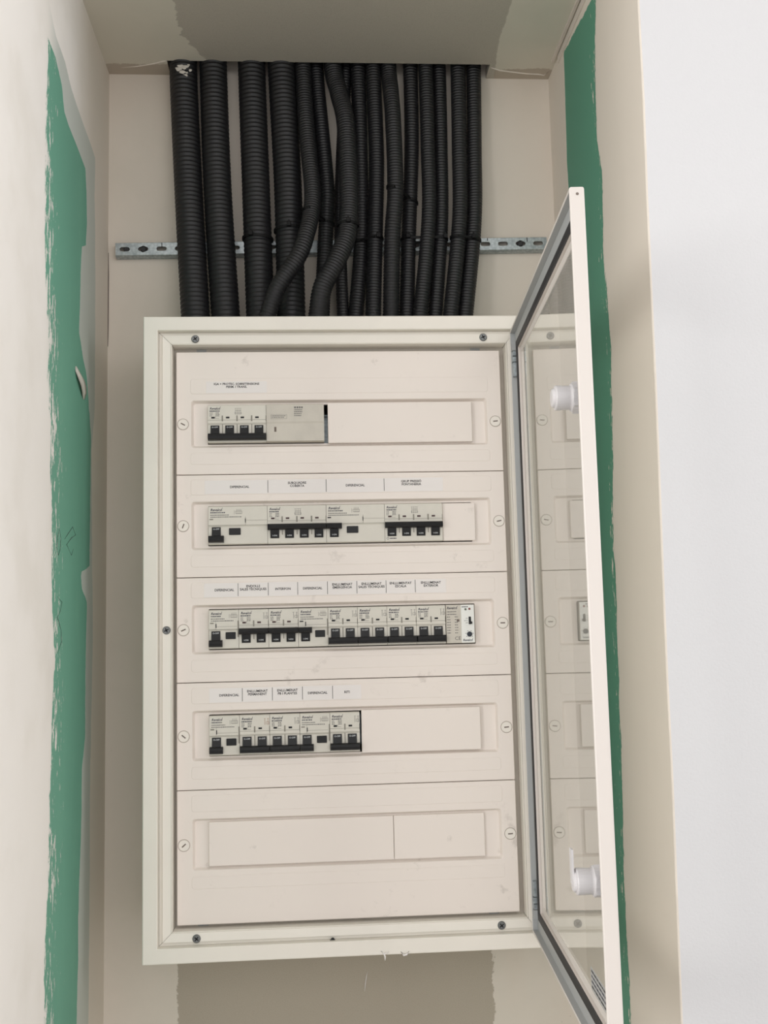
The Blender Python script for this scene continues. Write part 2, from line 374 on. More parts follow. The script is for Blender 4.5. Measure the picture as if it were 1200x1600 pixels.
# four mitred inner rails
prof = [(.0178, YF + .012), (.0178, YF + .0098), (.0212, YF + .0098), (.0222, YF + .0062), (.0318, YF + .0078), (.0326, YF + .0068), (.0334, YF + .0075), (.0336, .034), (.0322, .034)]
for q in range(4):
    w = MB(); L = []
    for v, y in prof:
        l = rect_loop(v, y); xr = BX - (.0178 + (v - .0178) * .82); l[0] = (xr, l[0][1], l[0][2]); l[1] = (xr, l[1][1], l[1][2]); a = Vector(l[q]); b = Vector(l[(q + 1) % 4]); d = (b - a).normalized() * .00025
        L.append([tuple(a + d), tuple(b - d)])
    vs = [p for l in L for p in l]; fs = [(2 * i, 2 * i + 1, 2 * i + 3, 2 * i + 2) for i in range(len(L) - 1)]
    w.add(vs, fs, M_frame); w.build('frame_rail', board)
# back pan seen in the gaps round the covers
def cross_screw(x, z, y, r=.0048, parent=board):
    w = MB(); w.disc(x, z, r, y - .0014, y + .001, M_steel, b=.0009, n=24)
    a = random.uniform(0, 1.5)
    for t in (a, a + 1.5708):
        c, s_ = math.cos(t), math.sin(t); l = r * .6; h = r * .16
        w.add([(x + c * u - s_ * v, y - .00146, z + s_ * u + c * v) for u, v in ((-l, -h), (l, -h), (l, h), (-l, h))], [(0, 1, 2, 3)], M_cross)
    o = w.build('screw', parent); o['label'] = 'dark steel cross-head screw'; return o
for x, z in ((-.1762, 1.8163), (.1791, 1.8168), (-.1772, 1.1100), (.1764, 1.1104), (-.2112, 1.4627)): cross_screw(x, z, YF + .0068)
w = MB(); w.disc(-.0212, 1.1025, .0022, YF + .0060, YF + .008, M_cross); w.bar(-.0245, -.0185, 1.1022, 1.1030, YF + .0058, M_cross); w.build('drill_hole', board)
# brackets behind the gap
for x, z in ((-.171, 1.805), (.172, 1.805), (-.172, 1.119), (.172, 1.119)):
    w = MB(); w.box(x - .006, x + .006, .012, .03, z - .004, z + .004, M_gasketgrey); w.build('bracket', board)
# little shreds of tape hanging from the bottom edge
ridge([(.034, YF - .0006, 1.0895), (.0375, YF - .001, 1.0868), (.0385, YF - .002, 1.0835), (.0383, YF - .003, 1.0795)], .0009, 'tape_shred', board, M_paper)
ridge([(.0430, YF - .001, 1.0886), (.039, YF - .0015, 1.0868), (.036, YF - .001, 1.0862)], .0009, 'tape_shred', board, M_paper)
ridge([(.0570, YF - .001, 1.0880), (.0600, YF - .002, 1.0843), (.0635, YF - .002, 1.0850), (.0660, YF - .001, 1.0880)], .0012, 'tape_shred', board, M_paper)

MOD = .0178; X0 = -.1624
ROWZ = [1.7125, 1.5875, 1.4625, 1.3375, 1.2125]
ZD = [1.8029, 1.65, 1.525, 1.4, 1.275, 1.1224]
CX = .2007
ROW_END = [0.1625, .1625, .1625, .1625, .1625]
cov_labels = ['top cover plate with the main switch', 'second cover plate from the top', 'middle cover plate with a full row of devices', 'fourth cover plate, half of it blanked off', 'bottom cover plate, blanked off all along']
covers = []
for i in range(5):
    zc = ROWZ[i]; z1 = ZD[i] - (.0004 if i else 0); z0 = ZD[i + 1] + (.0004 if i < 4 else 0)
    w = MB()
    w.loops([rr(-CX, CX, z0, z1, .0012, .020), rr(-CX, CX, z0, z1, .0012, .0006), rr(-CX + .0006, CX - .0006, z0 + .0006, z1 - .0006, .0008, 0),
             rr(-.1832, .1832, zc - .0294, zc + .0298, .003, 0), rr(-.1826, .1826, zc - .0288, zc + .0292, .003, .0004), rr(-.1806, .1806, zc - .0268, zc + .0272, .003, .0055), rr(-.1800, .1800, zc - .0262, zc + .0266, .003, .0060),
             rr(-.1632, .1596, zc - .0244, zc + .0244, .0008, .0060), rr(-.1632, .1596, zc - .0244, zc + .0244, .0008, .0095)], M_cover)
    for a, b in ((.0375, .0565), (-.0500, -.0355)):
        w.plate(-.1835, .1845, zc + a, zc + b, -.00035, .001, M_cover, r=.003, b=.0003)
    c = w.build('cover_plate', board); c['label'] = cov_labels[i]; covers.append(c)
    for sx in (-1, 1):
        w = MB(); x = .1926 * sx; w.disc(x, zc, .0064, -.0011, .002, M_screwplastic, b=.0004, n=28); w.disc(x, zc, .0072, -.00012, .001, M_ring, b=.0001, n=28)
        t = [-.5, 0.1, 1.2, .2, .4, 0, -.7, .1, .7, .05][i * 2 + (sx + 1) // 2]; l, h = .0029, .00075; cs, sn = math.cos(t), math.sin(t)
        w.add([(x + cs * u - sn * v, -.00116, zc + sn * u + cs * v) for u, v in ((-l, -h), (l, -h), (l, h), (-l, h))], [(0, 1, 2, 3)], M_slot)
        w.build('cover_screw', c)
    # DIN rail behind each cover
    w = MB(); w.box(-.19, .19, .046, .052, zc - .0175, zc + .0175, M_galv); w.box(-.19, .19, .040, .047, zc - .0185, zc - .0165, M_galv); w.box(-.19, .19, .040, .047, zc + .0165, zc + .0185, M_galv)
    w.build('din_rail', board)
def blank(i, x0, x1, dz0=-.0252, dz1=.0252, yf=-.0004):
    zc = ROWZ[i]; w = MB(); w.plate(x0, x1, zc + dz0, zc + dz1, yf, .0059, M_cover, r=.0008, b=.0005); o = w.build('blanking_plate', covers[i]); return o
blank(0, -.0158, .1632); blank(3, .0178, .1612); blank(4, -.1640, .0533, yf=.0022); blank(4, .0538, .1622, yf=.0022)
blank(1, .1228, .1632, -.0232, .0232, .0012)

# paper labels
LAB = [
 [(-.1644, -.0901, 'IGA + PROTEC. SOBRETENSIONS\nPERM. I TRANS.')],
 [(-.1665, -.0906, 'DIFERENCIAL'), (-.0900, -.0196, 'SUBQUADRE\nCOBERTA'), (-.0190, .0515, 'DIFERENCIAL'), (.0521, .1245, 'GRUP PRESSIÓ\nFONTANERIA')],
 [(-.1679, -.1277, 'DIFERENCIAL'), (-.1271, -.0916, 'ENDOLLS\nSALES TÈCNIQUES'), (-.0910, -.0562, 'INTERFON'), (-.0556, -.0202, 'DIFERENCIAL'), (-.0196, .0155, 'ENLLUMENAT\nEMERGÈNCIA'), (.0161, .0509, 'ENLLUMENAT\nSALES TÈCNIQUES'), (.0515, .0865, 'ENLLUMENTAT\nESCALA'), (.0871, .1247, 'ENLLUMENAT\nEXTERIOR')],
 [(-.1624, -.1237, 'DIFERENCIAL'), (-.1231, -.0881, 'ENLLUMENAT\nPERMANENT'), (-.0875, -.0523, 'ENLLUMENAT\nPB I PLANTES'), (-.0517, -.0163, 'DIFERENCIAL'), (-.0157, .0182, 'RITI')]]
for i, row in enumerate(LAB):
    zc = ROWZ[i]; a, b = ((.0385, .0530) if i == 0 else (.0384, .0552))
    for j, (x0, x1, t) in enumerate(row):
        w = MB(); w.plate(x0, x1, zc + a, zc + b, -.0006, -.0002, M_paper, r=.0005, b=.0001, seg=1)
        off = .004 if (i == 1 and j == 0) else (.004 if j == 0 and i in (2, 3) else 0)
        if i == 1 and j == 3: off = -.003
        sz = .0039 if i else .0038
        w.text(t, (x0 + x1) / 2 + off, zc + (a + b) / 2 + (.0004 if '\n' in t else 0) + (.0018 if '\n' in t else 0), -.00068, sz, M_textblk, bold=.026, align='CENTER')
        if j: w.bar(x0 - .0006, x0, zc + a + .001, zc + b - .0005, -.0004, M_textblk); w.box(x0 - .0006, x0, -.00045, -.0002, zc + a + .001, zc + b - .0005, M_textblk)
        o = w.build('paper_label', covers[i]); o['label'] = 'white paper label printed ' + t.replace('\n', ' ')

# ------------------------------------------------------------------ door (hinged part of the board)
HG = Vector((.2108, -.0191, 0)); DA = 1.6362
DD = Vector((math.cos(DA), -math.sin(DA), 0)); DN = Vector((math.sin(DA), math.cos(DA), 0))
DW, DZ0, DZ1 = .4322, 1.1040, 1.8212
BO = Vector((0, YB, BZ0))
def dx(v):   # door space (s along width, n outwards, z) -> board space
    return HG + DD * v.x + DN * v.y + Vector((0, 0, v.z)) - BO
def dl(v, n): return [(v, n, DZ0 + v), (DW - v, n, DZ0 + v), (DW - v, n, DZ1 - v), (v, n, DZ1 - v)]
w = MB(); w.recalc = True
w.loops([dl(.034, .0128), dl(.0016, .0128), dl(.0006, .0124), dl(0, .0112), dl(0, .0012), dl(.0006, .0002), dl(.0012, 0), dl(.0024, 0), dl(.0028, .0006)], M_doorw)
w.loops([dl(.0028, .0006), dl(.0030, .0064), dl(.0165, .0064)], M_gasketgrey)
w.loops([dl(.0165, .0064), dl(.0268, .0064), dl(.0268, .0095), dl(.0285, .0090), dl(.0345, .0094), dl(.0345, .0128), dl(.034, .0128)], M_doorw)
door = w.build('door', board, xf=dx); door['label'] = 'open white-framed door with a clear pane'
w = MB(); w.recalc = True
w.loops([dl(.0166, .0066), dl(.0166, .0056), dl(.0180, .0050), dl(.0255, .0050), dl(.0267, .0056), dl(.0268, .0096)], M_rubber)
o = w.build('gasket', door, xf=dx); o['label'] = 'black rubber gasket'
w = MB(); v = .0315
a, b = dl(v, .0098), dl(v, .0122)
w.add(a + b, [(0, 1, 2, 3), (7, 6, 5, 4), (0, 4, 5, 1), (1, 5, 6, 2), (2, 6, 7, 3), (3, 7, 4, 0)], M_pane); w.recalc = True
o = w.build('pane', door, xf=dx); o['label'] = 'clear see-through pane'
# latches
for zz, s0, cam_ in ((1.6494, .392, 0), (1.2470, .394, 1)):
    w = MB(); w.recalc = True
    def ring(n, r, k=28): return [(s0 + r * math.cos(6.2832 * i / k), n, zz + r * math.sin(6.2832 * i / k)) for i in range(k)]
    w.loops([ring(.010, .0125), ring(.0012, .0125), ring(.0003, .0119), ring(.0003, .0105), ring(-.0008, .0103), ring(-.0122, .0108), ring(-.0132, .0103), ring(-.0134, .0085), ring(-.0152, .0080), ring(-.0160, .007)], M_latch, False, True)
    w.loops([[(s0 + .0138 * math.cos(math.radians(60 * i + 20)), n, zz + .0138 * math.sin(math.radians(60 * i + 20))) for i in range(6)] for n in (.0095, .0030, .0018)], M_latch, True, True)
    if cam_: w.box(s0 - .006, s0 + .004, -.0165, -.0148, zz - .002, zz + .026, M_latch)
    o = w.build('latch', door, xf=dx, smooth=False); o['label'] = 'white plastic door latch'
# hinge blocks
for z0, sg in ((DZ1 - .0165, -1), (DZ0 + .0165, 1)):
    w = MB(); w.recalc = True
    for k, (a, b) in enumerate(((0, .010), (.0108, .0165), (.0175, .024), (.025, .042))):
        lo, hi = sorted((z0 + sg * a, z0 + sg * b)); w.box(.0032, .0105, .0012 + .0008 * (k % 2), .0058, lo, hi, M_galv if k else M_gasketgrey)
    o = w.build('hinge', door, xf=dx); o['label'] = 'small metal hinge block'
# rivet hole on the end of the free stile, one at each end
for zz in (DZ1 - .006, DZ0 + .006):
    w = MB(); n = 14
    w.add([(DW + .00012, .0066 + .0013 * math.cos(6.2832 * i / n), zz + .0013 * math.sin(6.2832 * i / n)) for i in range(n)], [tuple(range(n))], M_slot); w.build('rivet_hole', door, xf=dx)
# rating sticker low on the pane
w = MB(); s0, s1, z0, z1 = .316, .398, 1.112, 1.1580; n = .0097
w.add([(s0, n, z0), (s0, n, z1), (s1, n, z1), (s1, n, z0)], [(0, 1, 2, 3)], M_sticker)
for r in range(9):
    zz = z1 - .004 - r * .0044; x = s0 + .003
    while x < s1 - .006:
        l = random.uniform(.004, .012); e = min(x + l, s1 - .003); w.add([(x, n - .0001, zz), (x, n - .0001, zz + .0017), (e, n - .0001, zz + .0017), (e, n - .0001, zz)], [(0, 1, 2, 3)], M_ink if r % 3 else M_cross); x = e + .0018
o = w.build('rating_sticker', door, xf=dx); o['label'] = 'silver rating sticker with small print'

# ================================================================== DEVICES ON THE RAILS
ROWN = ['top row', 'second row', 'third row', 'fourth row']
def device(kind, i, k0, nmod, label, cat):
    xs = X0 + MOD * k0; wd = MOD * nmod; zc = ROWZ[i]
    t = thing(kind, (xs + wd / 2, .040, zc - .0232), label, cat, 'modular devices on the rails of the board'); return t, xs + .00018, xs + wd - .00018, zc
def extr(w, x0, x1, prof, mat):
    L = [[(x, y, z) for y, z in prof] for x in (x0, x1)]; return w.loops(L, mat, True, True)
def body_prof(zc, up=-.0030, lo=-.0014, mid=.0002):
    return [(.040, zc - .0232), (-.0004, zc - .0232), (lo, zc - .0224), (lo, zc + mid - .0016), (up, zc + mid + .0006), (up, zc + .0224), (up + .0012, zc + .0232), (.040, zc + .0232)]
YP = -.00312    # print plane of the upper zone
def logo(w, x, z, size=.0040, mat=None, y=YP):
    w.text('Revalco', x, z, y, size, mat or M_ink, shear=.25, bold=.022)
    e = x + size * 3.02; w.add([(e, y, z + size * .05), (e + size * .1, y, z + size * .05), (e + size * .34, y, z + size * .62), (e + size * .22, y, z + size * .62)], [(0, 1, 2, 3)], mat or M_ink)
def dashes(w, x0, x1, z, h, mat, y=YP, a=.0007, b=.0018, g=.0005):
    x = x0
    while x < x1 - .0004:
        l = min(random.uniform(a, b), x1 - x); w.bar(x, x + l, z - h / 2, z + h / 2, y, mat); x += l + g
def outline(w, x0, x1, z0, z1, t, y, mat):
    w.bar(x0, x1, z0, z0 + t, y, mat); w.bar(x0, x1, z1 - t, z1, y, mat); w.bar(x0, x0 + t, z0, z1, y, mat); w.bar(x1 - t, x1, z0, z1, y, mat)
def lever(t, x0, x1, zc, on, tabs, state_tabs=True):
    """black handle bar with one tab per pole"""
    w = MB(); w.recalc = True
    za, zb = ((zc - .0066, zc + .0004) if on else (zc - .0209, zc - .0128))
    p = [(-.0008, za), (-.0080, za + .0003), (-.0098, za + .0014), (-.0104, (za + zb) / 2), (-.0094, zb - .0012), (-.0076, zb - .0002), (-.0008, zb)]
    L = [[(x, y, z) for y, z in p] for x in (x0, x0 + .0003, x1 - .0003, x1)]
    L[0] = [(x0, y * .93, z) for y, z in p]; L[-1] = [(x1, y * .93, z) for y, z in p]
    w.loops(L, M_black, True, True); lv = w.build('lever', t)
    for c in tabs:
        w = MB(); z0, z1 = ((zc - .0166, za + .0004) if on else (zb - .0004, zc - .0022))
        ya, yb_ = ((-.0022, -.0042) if on else (-.0042, -.0022))
        w.loops([[(c - .0053, -.0010, z0), (c + .0053, -.0010, z0), (c + .0053, -.0010, z1), (c - .0053, -.0010, z1)], [(c - .0053, ya, z0), (c + .0053, ya, z0), (c + .0053, yb_, z1), (c - .0053, yb_, z1)]], M_black, True, True)
        w.recalc = True; tb = w.build('switch_tab', t)
        w = MB(); zz = zc - .0137 if on else zc - .0047; f = (zz - z0) / (z1 - z0); yy = ya + (yb_ - ya) * f - .0006
        w.text('I-ON' if on else 'O-OFF', c, zz, yy, .0026, M_white_ink, bold=.015, align='CENTER'); w.build('state_print', tb)
def mcb(i, k0, poles, on, label, wide_print=False, foot=False):
    t, x0, x1, zc = device('circuit_breaker', i, k0, poles, label, 'circuit breaker')
    w = MB(); w.recalc = True; extr(w, x0, x1, body_prof(zc), M_dev)
    w.build('body', t)
    w = MB()
    for p in range(1, poles):
        x = x0 - .00018 + MOD * p; w.box(x - .0008, x + .0008, -.0034, -.001, zc + .0028, zc + .0098, M_seam); w.box(x - .0005, x + .0005, -.0019, -.001, zc - .0125, zc + .0002, M_seam)
    w.box(x1 - .0005, x1, -.0033, -.001, zc + .0028, zc + .0096, M_seam)
    w.bar(x0, x1, zc + .0042, zc + .0046, YP, M_seam)
    w.build('pole_seam', t)
    tabs = [x0 - .00018 + MOD * (p + .5) - .0002 for p in range(poles)]
    lever(t, x0 + .0002, x1 - .0002, zc, on, tabs)
    for p in range(poles):
        c = tabs[p] - .0022; w = MB(); w.box(c - .0021, c + .0021, -.0034, -.002, zc + .0064, zc + .0084, M_redblack if on else M_black); w.build('indicator', t)
    w = MB(); logo(w, x0 + .0022, zc + .0186)
    dashes(w, x0 + .0022, x0 + .0142, zc + .0155, .0014, M_ink)
    for r in range(3):
        z = zc + .0132 - .0018 * r; dashes(w, x0 + .0022, x0 + .0056, z, .0009, M_inklight); dashes(w, x0 + .0096, x0 + .0140, z, .0011, M_inklight)
    w.bar(x0 + .0092, x0 + .0095, zc + .0062, zc + .0092, YP, M_inklight); w.bar(x0 + .0092, x0 + .0134, zc + .0062, zc + .0065, YP, M_inklight)
    # wiring diagram
    q = x0 + MOD * 1.78 if poles == 2 else x0 + MOD * 2.1; m = M_inkred if (i == 3 and k0 == 2) else M_inklight
    if poles == 2:
        for d in (-.0022, .0016): w.bar(q + d, q + d + .0004, zc + .0112, zc + .0180, YP, m); w.bar(q + d - .0008, q + d + .0012, zc + .0183, zc + .0187, YP, m)
        outline(w, q - .0006, q + .0030, zc + .0120, zc + .0150, .0003, YP, m)
    else:
        for d in range(4): w.bar(q + .0021 * d - .004, q + .0021 * d - .0037, zc + .0108, zc + .0184, YP, M_inklight); w.bar(q + .0021 * d - .0046, q + .0021 * d - .0032, zc + .0186, zc + .0190, YP, M_inklight)
        outline(w, q - .0046, q + .0034, zc + .0118, zc + .0140, .0003, YP, M_inklight); w.bar(q - .004, q + .003, zc + .0158, zc + .0161, YP, M_inklight)
    w.build('print', t)
    if foot:
        w = MB(); n = 16; z = zc - .0193; x = x0 + .0035
        for s_ in range(n):
            a, b = 6.2832 * s_ / n, 6.2832 * (s_ + 1) / n
            w.add([(x + r * math.cos(g), -.00155, z + r * math.sin(g)) for r, g in ((.0011, a), (.0015, a), (.0015, b), (.0011, b))], [(0, 1, 2, 3)], M_ink)
        dashes(w, x + .0025, x + .0105, z, .0014, M_ink, -.00155)
        w.build('approval_mark', t)
    return t
def rccb(i, k0, nmod, on, label):
    t, x0, x1, zc = device('residual_current_breaker', i, k0, nmod, label, 'circuit breaker')
    w = MB(); w.recalc = True; extr(w, x0, x1, body_prof(zc, -.0030, -.0016, -.0004), M_dev); w.build('body', t)
    w = MB(); big = nmod == 4
    if big:
        w.bar(x0 + .0004, x0 + .0448, zc - .0002, zc + .0002, YP, M_seam); w.bar(x0 + .0445, x0 + .0449, zc, zc + .0100, YP, M_seam); w.bar(x0 + .0449, x1, zc + .0055, zc + .0058, YP, M_seam); w.bar(x0 + .0449, x1, zc - .0002, zc + .0001, YP, M_seam)
        w.box(x0 + .0441, x0 + .0449, -.0036, -.002, zc + .0028, zc + .0078, M_black)
    else:
        w.bar(x0 + .0082, x1 - .002, zc + .0030, zc + .0033, YP, M_seam); w.bar(x0 + .0080, x0 + .0083, zc - .0004, zc + .0092, YP, M_seam); w.bar(x0, x1, zc - .0003, zc, YP, M_seam)
        w.box(x0 + .0080, x0 + .0090, -.0036, -.002, zc + .0018, zc + .0066, M_black); w.box(x1 - .0012, x1, -.0033, -.001, zc - .0095, zc + .0100, M_seam)
    w.build('seam', t)
    lever(t, x0 + .0002, x0 + (.0186 if big else .0160), zc, on, [x0 + (.0094 if big else .0082)])
    w = MB(); a = x0 + (.0246 if big else .0198); w.plate(a, a + (.0140 if big else .0118), zc - .0118, zc - .0036, -.0030, -.001, M_black, r=.0006, b=.0004); o = w.build('test_button', t); o['label'] = 'black test button'
    w = MB(); c = x0 + .0036; w.box(c - .0021, c + .0021, -.0034, -.002, zc + .0066, zc + .0080, M_black if on else M_seam); w.build('indicator', t)
    w = MB(); logo(w, x0 + .0024, zc + .0186, .0044 if big else .0040)
    s_ = 1.35 if big else 1.0
    dashes(w, x0 + .0024, x0 + .0148 * s_, zc + .0154, .0013, M_ink); dashes(w, x0 + .0024, x0 + .0185 * s_, zc + .0124, .0011, M_inklight); dashes(w, x0 + .0024, x0 + (.040 if big else .0300), zc + .0100, .0011, M_inklight)
    q = x0 + (.034 if big else .0270)
    for d in range(4): w.bar(q + .0016 * d, q + .0016 * d + .0003, zc + .0132, zc + .0196, YP, M_inklight)
    outline(w, q - .0014, q + .0066, zc + .0138, zc + .0172, .0003, YP, M_inklight); w.bar(q - .003, q - .0027, zc + .013, zc + .018, YP, M_inklight)
    w.build('print', t); return t
# top row
mcb(0, 0, 4, False, 'four-pole main breaker with a wide black lever, in the top row beside the surge protector')
t, x0, x1, zc = device('surge_protector', 0, 4, 4, 'grey surge protector without lever, right of the main breaker in the top row', 'surge protector')
w = MB(); w.recalc = True; extr(w, x0, x1 - .0004, body_prof(zc, -.0042, -.0036, .0008), M_spd); w.build('body', t)
w = MB(); w.box(x0 + .0095, x0 + .0120, -.0040, -.002, zc - .0110, zc - .0050, M_slot); o = w.build('status_window', t)
w = MB(); y = -.0043; outline(w, x0 + .0055, x0 + .0250, zc + .0050, zc + .0102, .0003, y, M_inklight); dashes(w, x0 + .0068, x0 + .0235, zc + .0086, .0009, M_inklight, y); dashes(w, x0 + .0068, x0 + .0220, zc + .0068, .0009, M_inklight, y)
dashes(w, x0 + .0340, x0 + .0445, zc + .0190, .0022, M_inklight, y, .0018, .0024, .0007)
for r in range(4): dashes(w, x0 + .0340, x0 + .0445 - .0006 * r, zc + .0160 - .0024 * r, .0012, M_inklight, y)
w.build('print', t)
# second row
rccb(1, 0, 4, False, 'wide residual current breaker switched off, leftmost device of the second row')
mcb(1, 4, 4, True, 'four-pole breaker switched on, under the label SUBQUADRE COBERTA')
rccb(1, 8, 4, True, 'wide residual current breaker switched on, between two four-pole breakers of the second row')
mcb(1, 12, 4, True, 'four-pole breaker switched on, under the label GRUP PRESSIÓ FONTANERIA', foot=True)
# third row
rccb(2, 0, 2, False, 'narrow residual current breaker switched off, leftmost device of the third row')
mcb(2, 2, 2, True, 'two-pole breaker switched on, under the label ENDOLLS SALES TÈCNIQUES')
mcb(2, 4, 2, True, 'two-pole breaker switched on, under the label INTERFON')
rccb(2, 6, 2, True, 'narrow residual current breaker switched on, right of the INTERFON breaker')
mcb(2, 8, 2, False, 'two-pole breaker switched off, under the label ENLLUMENAT EMERGÈNCIA')
mcb(2, 10, 2, False, 'two-pole breaker switched off, under the label ENLLUMENAT SALES TÈCNIQUES')
mcb(2, 12, 2, False, 'two-pole breaker switched off, under the label ENLLUMENTAT ESCALA')
mcb(2, 14, 2, False, 'two-pole breaker switched off, under the label ENLLUMENAT EXTERIOR')
t, x0, x1, zc = device('light_timer', 2, 16, 2, 'grey and white control module with a small dial, right end of the third row', 'timer')
xm = x0 + .0188
w = MB(); w.plate(x0 + .0005, x1, zc - .0232, zc + .0232, -.0028, .040, M_spd, r=.0006, b=.0004); w.build('body', t)
w = MB(); w.plate(xm, x1 - .0004, zc - .0229, zc + .0229, -.0034, -.0020, M_white_dev, r=.0005, b=.0003); o = w.build('face_plate', t); o['label'] = 'white face plate'
w = MB(); w.disc(xm + .0056, zc + .0175, .0013, -.0042, -.003, M_led_g); w.build('lamp', t)
w = MB(); w.disc(xm + .0104, zc + .0178, .0013, -.0042, -.003, M_led_r); w.build('lamp', t)
w = MB(); w.plate(xm + .0090, xm + .0122, zc - .0008, zc + .0086, -.0037, -.003, M_black); w.plate(xm + .0092, xm + .0130, zc - .0004, zc + .0026, -.0065, -.003, M_black); w.build('slide_switch', t)
w = MB(); w.disc(xm + .0096, zc - .0126, .0031, -.0055, -.003, M_navy, b=.0006); w.box(xm + .0094, xm + .0098, -.0058, -.0050, zc - .0150, zc - .0110, M_black); w.build('dial', t)
w = MB(); logo(w, x0 + .0014, zc + .0192, .0040, M_ink, -.00295); logo(w, xm + .0014, zc - .0198, .0037, M_ink, -.0035)
w.text('CE', x0 + .0104, zc - .0176, -.00295, .0062, M_inklight)
for r in range(9):
    z = zc + .0148 - .0032 * r; dashes(w, x0 + .0016, x0 + (.0130 if r < 2 else .0060), z, .0011, M_inklight, -.00295)
    if r > 1: dashes(w, x0 + .0110, x0 + .0150, z, .0010, M_inklight, -.00295)
w.bar(x0 + .0134, x0 + .0166, zc + .0026, zc + .0056, -.00296, M_slot)
dashes(w, xm + .001, xm + .0085, zc + .0204, .0011, M_ink, -.0035); w.text('ON', xm + .0082, zc + .0064, -.0035, .0017, M_ink, align='RIGHT'); w.text('AUTO', xm + .0082, zc + .0036, -.0035, .0017, M_ink, align='RIGHT'); w.text('OFF', xm + .0082, zc + .0009, -.0035, .0017, M_ink, align='RIGHT')
for a in range(-40, 221, 52): w.bar(xm + .0096 + .0046 * math.cos(math.radians(a)) - .0005, xm + .0096 + .0046 * math.cos(math.radians(a)) + .0005, zc - .0126 + .0044 * math.sin(math.radians(a)) - .0003, zc - .0126 + .0044 * math.sin(math.radians(a)) + .0003, -.0035, M_ink)
w.build('print', t)
# fourth row
rccb(3, 0, 2, False, 'narrow residual current breaker switched off, leftmost device of the fourth row')
mcb(3, 2, 2, False, 'two-pole breaker switched off, under the label ENLLUMENAT PERMANENT')
mcb(3, 4, 2, False, 'two-pole breaker switched off, under the label ENLLUMENAT PB I PLANTES')
rccb(3, 6, 2, False, 'narrow residual current breaker switched off, left of the RITI breaker')
mcb(3, 8, 2, False, 'two-pole breaker switched off, under the label RITI')

# ================================================================== CONDUITS
def catmull(P, step):
    P = [Vector(p) for p in P]; Q = [P[0] * 2 - P[1]] + P + [P[-1] * 2 - P[-2]]; out = []
    for i in range(1, len(Q) - 2):
        for j in range(60):
            t = j / 60; a, b, c, d = Q[i - 1], Q[i], Q[i + 1], Q[i + 2]
            out.append(.5 * ((2 * b) + (c - a) * t + (2 * a - 5 * b + 4 * c - d) * t * t + (3 * b - a - 3 * c + d) * t ** 3))
    out.append(Q[-2]); res = [out[0]]; acc = 0.0
    for a, b in zip(out, out[1:]):
        l = (b - a).length; pos = step - acc
        while pos <= l: res.append(a + (b - a) * (pos / l)); pos += step
        acc = (acc + l) % step if l < step - acc else l - (pos - step)
    return res
COND = {}
def conduit(key, pts, rad, pitch, label, seg=20):
    zt = 2.42; p0 = Vector(pts[0]); p1 = Vector(pts[1]); d = (p0 - p1).normalized()
    top = p0 + Vector((d.x * .3, 0, 1)) * (zt - p0.z); last = Vector(pts[-1]); e = (last - Vector(pts[-2])).normalized()
    bot = last + e * ((last.z - (BZ1 + .0006)) / max(-e.z, .2))
    path = catmull([tuple(top)] + list(pts) + [tuple(bot)], pitch / 4)
    COND[key] = (path, rad); w = MB(); L = []; ref = Vector((0, -1, 0))
    for i, p in enumerate(path):
        t = (path[min(i + 1, len(path) - 1)] - path[max(i - 1, 0)]).normalized(); u = (ref - t * ref.dot(t)).normalized(); v = t.cross(u)
        r = rad * (1.0 if i % 4 in (0, 1) else .915)
        L.append([tuple(p + (u * math.cos(6.2832 * k / seg) + v * math.sin(6.2832 * k / seg)) * r) for k in range(seg)])
    w.loops(L, M_cond, True, True); w.recalc = True
    o = w.build('corrugated_conduit', None, smooth=True, org=tuple(path[-1])); tag(o, label, 'conduit', 'black corrugated conduits above the board'); return o
big = .0192
c1 = conduit('A1', [(-.2064, .127, 2.2525), (-.198, .115, 2.0627), (-.1871, .095, 1.8786)], big, .0064, 'thick black corrugated conduit, leftmost of all, splashed with plaster at its top', 24)
conduit('A2', [(-.1647, .127, 2.253), (-.1586, .115, 2.0629), (-.1474, .095, 1.8784)], big, .0064, 'thick black corrugated conduit touching the leftmost one', 24)
conduit('A3', [(-.1113, .127, 2.2538), (-.1064, .115, 2.0632), (-.1013, .095, 1.8782)], big, .0064, 'thick black corrugated conduit, third from the left, just right of the wide gap', 24)
conduit('A4', [(-.0698, .127, 2.2543), (-.0627, .115, 2.0634), (-.0604, .095, 1.8781)], big, .0064, 'thick black corrugated conduit, fourth from the left, the rightmost thick one', 24)
conduit('B1', [(-.0397, .1245, 2.2535), (-.0359, .11, 2.1489), (-.0295, .088, 2.0527), (-.0318, .075, 2.0124), (-.0373, .062, 1.9823), (-.0489, .052, 1.9457), (-.0761, .048, 1.9019), (-.0902, .05, 1.8644)], .0114, .0042, 'thin black conduit bending left in front of the thick conduits')
conduit('B2', [(-.0214, .1385, 2.2590), (-.0148, .130, 2.1565), (-.009, .122, 2.0658), (-.0106, .12, 2.0244), (-.0193, .11, 1.8826)], .0106, .0042, 'thin black conduit tied to the left-bending one, running down behind it')
conduit('F1', [(.0215, .1405, 2.2625), (.0125, .138, 2.1145), (.0085, .134, 2.0172), (.0095, .12, 1.8855)], .0084, .0042, 'thin black conduit mostly hidden behind the big forward bend')
conduit('C1', [(.0016, .1265, 2.258), (.0095, .117, 2.2050), (.0178, .100, 2.1518), (.0194, .08, 2.0486), (.0172, .07, 1.9989), (.0129, .06, 1.9695), (-.0018, .05, 1.9336), (-.0187, .045, 1.9001), (-.0251, .045, 1.8626)], .0128, .0042, 'black conduit bending forward to the left in the middle of the bundle')
